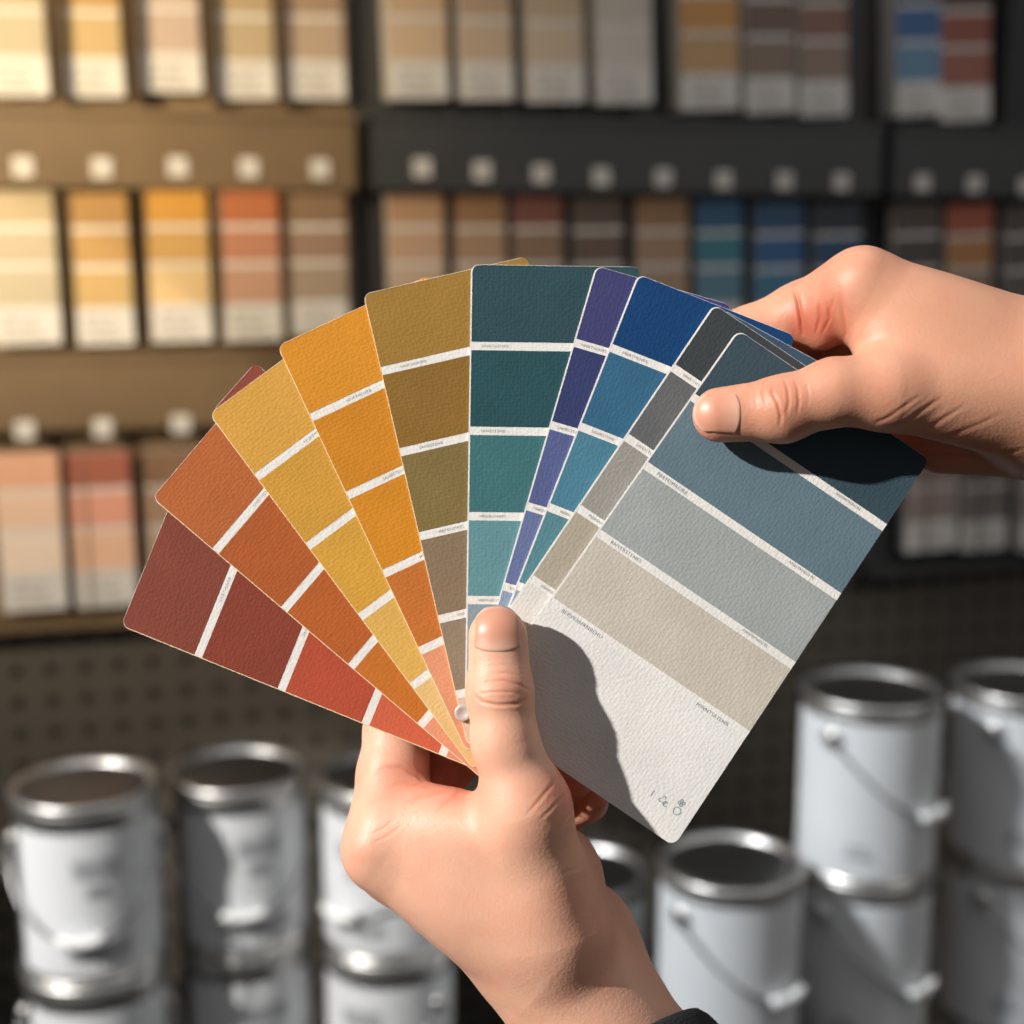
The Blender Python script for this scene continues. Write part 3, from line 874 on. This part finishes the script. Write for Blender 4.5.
# ---- right hand, coming in from the right edge, thumb on the front strip, fingers behind
rh = Hand()
rh.palm = (chain([(862,292,-6,42), (1060,388,-16,76)], 20)
         + chain([(855,318,-58,36), (1060,400,-58,62)], 24)
         + chain([(885,372,-100,33), (1060,410,-80,58)], 24)
         + chain([(942,444,-70,30), (1110,425,-50,56)], 20)
         + chain([(1060,392,-22,82), (1420,470,-30,92)], 34)
         + chain([(888,392,40,36), (1030,398,8,66)], 30)
         + [ell(935,350,8, 84,56,46, -18, 30)] + [ell(826,312,-24, 20,38,27, -8, 9)])
rh.thumb = chain([(888,391,40,36), (835,392,42,31.5), (783,409,36,32)], 16) + chain([(783,409,36,31.5), (720,415,27,27.5)], 12, [(NZ, .84)])
rh.fingers = [chain([(862,292,-8,41), (802,317,-47,34), (748,338,-58,30), (690,380,-50,25), (650,420,-46,22)]),
              chain([(852,312,-58,36), (806,366,-120,28), (750,415,-90,25), (700,440,-48,22)]),
              chain([(885,372,-100,32), (838,420,-140,27), (790,450,-90,24), (745,470,-46,21)]),
              chain([(930,432,-90,27), (880,455,-130,23), (840,480,-90,20), (800,500,-46,18)])]
rc_ = [
 ([(775,383),(772,392),(778,404),(781,416),(779,428)], 1.6, 1.9),
 ([(784,379),(788,390),(789,402),(786,416)], 1.3, 1.8),
 ([(794,379),(798,390),(799,402),(797,415)], 1.2, 1.8),
 ([(765,380),(763,392),(766,406)], .8, 1.7), ([(806,382),(809,394),(808,408)], .5, 1.8),
 ([(757,386),(755,398),(757,412)], .4, 1.7),
 # thumb base folds toward the wrist
 ([(872,424),(888,418),(905,406),(922,394)], 1.4, 2.8),
 ([(888,430),(906,422),(926,408),(944,396)], 1.6, 3.0),
 ([(904,440),(926,430),(948,416),(966,404)], 1.2, 3.2),
 ([(920,446),(950,436),(980,424),(1005,412)], .9, 3.4),
 ([(910,447),(945,455),(985,457),(1024,450)], 1.8, 3.0),
 # web between thumb and index
 ([(843,352),(846,330),(842,305),(838,285)], 2.0, 3.0),
 ([(852,346),(862,334),(868,322)], .9, 2.6),
 ([(826,320),(832,306),(836,292)], 1.2, 2.6),
 ([(794,288),(798,302),(801,318),(803,336)], 5.5, 2.8),
 ([(815,335),(820,318),(818,302)], 2.2, 2.2), ([(822,334),(830,318),(826,300)], 2.0, 2.0),
]
rr = [(715,415,36,30,.28),(785,405,28,34,.28),(860,262,36,20,.15),(824,318,26,38,.8),(795,325,14,26,.5),(950,455,60,24,.3),(870,400,40,30,.14)]
RH = build_hand(rh, (85,-200,-210), (640,290,110), rc_, rr, M['skin_r'], 'right hand coming from the right, thumb pressing the front strip', bumps=[(783,402,18,1.4),(862,262,20,2.)])
nail(rh, (742,413.5), (695,413.5), 21, 19, RH)

# sleeve on the left forearm
def sleeve():
    c = np.array(L(622,1056,-42)); e1 = np.array((70., 44., 0)); e2 = np.array((-31., 32., 84.)); ax = np.array((.69, -.72, 0))
    e1 = e1*1.12
    rows = []; n = 72
    prof = [(-0.02, 2), (.93, -2), (1.0, 2), (1.03, 12), (1.04, 40), (1.10, 110), (1.16, 230)]
    prof = [(.92, 30), (.93, 3), (.965, -2), (1.0, 0), (1.03, 10), (1.035, 40), (1.09, 110), (1.16, 230)]
    V = []; Fc = []
    for (s_, d_) in prof:
        for k in range(n):
            a = 2*math.pi*k/n; f_ = 1+.012*math.sin(5*a+d_*.05)
            V.append(c + s_*f_*(e1*math.cos(a)+e2*math.sin(a)) + ax*d_)
    for i in range(len(prof)-1):
        for k in range(n):
            Fc.append((i*n+k, i*n+(k+1) % n, (i+1)*n+(k+1) % n, (i+1)*n+k))
    m = mat('black_knit', (30, 31, 34), .9, var=.3, scale=.5, bump=.8, bscale=.35, bdist=.0006)
    o = new_mesh('sleeve_cuff', V, Fc, m, smooth=True)
    o.parent = LH; o['label'] = 'black fabric sleeve cuff'
    return o
sleeve()

# low shelves that carry the cans
def shelf(pts, label, top):
    xs = [p[0] for p in pts]; ys = [p[1] for p in pts]
    x0, x1, y0, y1 = min(xs)-.11, max(xs)+.11, min(ys)-.11, max(ys)+.13
    root = empty('low_shelf', ((x0+x1)/2, (y0+y1)/2, 0)); tag(root, label, 'shelf')
    wx, wy = x1-x0, y1-y0
    bm = bmesh.new(); add_box(bm, (0, 0, top-.0125), (wx, wy, .025), .003); bm_obj('shelf_board', bm, M['rack'], root)
    for sx in (-1, 1):
        for sy in (-1, 1):
            bm = bmesh.new(); add_box(bm, (sx*(wx/2-.02), sy*(wy/2-.02), (top-.025)/2), (.03, .03, top-.025), .003); bm_obj('leg', bm, M['rack'], root)
cans = [o for o in S.objects if o.name.startswith('paint_can')]
left = [o for o in cans if o.location.x < -.02 - .0]; right = [o for o in cans if o.location.x >= -.02]
def carry(grp, label):
    return
# each stack stands on its own low plinth
def plinth(x, y, top, label):
    bm = bmesh.new(); add_box(bm, (0, 0, top/2), (.12, .12, top), .003)
    o = bm_obj('plinth', bm, M['rack'], loc=(x, y, 0)); tag(o, label, 'plinth', 'dark plinths under the can stacks')
stacks = {}
for o in cans:
    k = (round(o.location.x, 2), round(o.location.y, 2))
    if k not in stacks or o.location.z < stacks[k].location.z: stacks[k] = o
for i, (k, o) in enumerate(sorted(stacks.items(), key=lambda t: t[0])):
    plinth(o.location.x, o.location.y, o.location.z, 'dark plinth carrying a stack of paint cans below the frame')

# ------------------------------------------------------------------ light
S.view_settings.view_transform = 'Standard'
S.view_settings.look = 'None'
wld = bpy.data.worlds.new('world'); S.world = wld; wld.use_nodes = True
nt = wld.node_tree; bg = nt.nodes['Background']
tc = nd(nt, 'ShaderNodeTexCoord'); sp = nd(nt, 'ShaderNodeSeparateXYZ'); nt.links.new(tc.outputs['Generated'], sp.inputs[0])
cr = nd(nt, 'ShaderNodeValToRGB'); nt.links.new(sp.outputs['Z'], cr.inputs['Fac'])
cr.color_ramp.elements[0].position = 0.; cr.color_ramp.elements[0].color = (.10, .09, .085, 1)
cr.color_ramp.elements[1].position = .6; cr.color_ramp.elements[1].color = (.20, .20, .21, 1)
nt.links.new(cr.outputs['Color'], bg.inputs['Color']); bg.inputs['Strength'].default_value = .78

def spot(name, target, direction, dist, energy, half, color=(1, 1, 1), blend=.15, radius=.03):
    l = bpy.data.lights.new(name, 'SPOT'); l.energy = energy; l.spot_size = 2*half; l.spot_blend = blend; l.shadow_soft_size = radius; l.color = color
    o = bpy.data.objects.new(name, l); COL.objects.link(o)
    d = Vector(direction).normalized(); o.location = Vector(target) + d*dist
    o.rotation_euler = (-d).to_track_quat('-Z', 'Y').to_euler()
    return o
R3 = CAM.to_3x3()
sun_dir = R3 @ Vector((-1.4, .72, .88))
fan_c = FAN @ Vector((60, -20, 0))
key = spot('sun_key', fan_c, sun_dir, 6.0, 2600, R(3.9), (1., .965, .925), .12, .07)
# sun on the cans
spot('sun_cans_right', at_depth(850, 850, 1.55), R3 @ Vector((-1.25, 1.1, .85)), 2.6, 330, R(9), (.95, .98, 1.), .2, .09)
spot('sun_cans_left', at_depth(140, 880, 1.56), R3 @ Vector((-1.1, 1.1, 1.3)), 2.2, 330, R(7.6), (1., .97, .93), .2, .03)
# added warm spots stand in for the upper-left haze glow, then the sun shaft
spot('warm_glow', wall_pt(*wall_uv(-50, 0)), WN*1.0 + Vector((-.55, 0, .2)), 1.5, 170, R(21), (1., .79, .48), 1., .1)
spot('warm_wash', wall_pt(*wall_uv(20, 260)), WN*1.0 + Vector((-.55, 0, .2)), 1.6, 62, R(26), (1., .84, .62), 1., .1)
spot('sun_shaft', wall_pt(*wall_uv(-10, 530)), WN*1.0 + Vector((-.5, 0, .5)), 2.6, 115, R(8.8), (1., .88, .72), .1, .01)
def area(name, loc, target, size, energy, color):
    l = bpy.data.lights.new(name, 'AREA'); l.energy = energy; l.size = size; l.color = color
    o = bpy.data.objects.new(name, l); COL.objects.link(o); o.location = loc
    o.rotation_euler = (Vector(target)-Vector(loc)).to_track_quat('-Z', 'Y').to_euler()
area('overhead_fill', (.2, .7, 2.9), (.2, 1.5, .9), 1.2, 5, (.92, .96, 1.))  # unseen area lamp added overhead as soft fill
area('right_wall_fill', (1.5, .5, 1.9), (.45, 1.95, .85), .8, 4.5, (1., .97, .93))  # added fill, lifts the dark wall on the right
spot('low_wall_fill', wall_pt(*wall_uv(760, 620)), Vector((.35, -.9, .75)), 1.4, 14, R(14), (1., .95, .88), 1., .1)  # unseen spot added to brighten the lower right wall
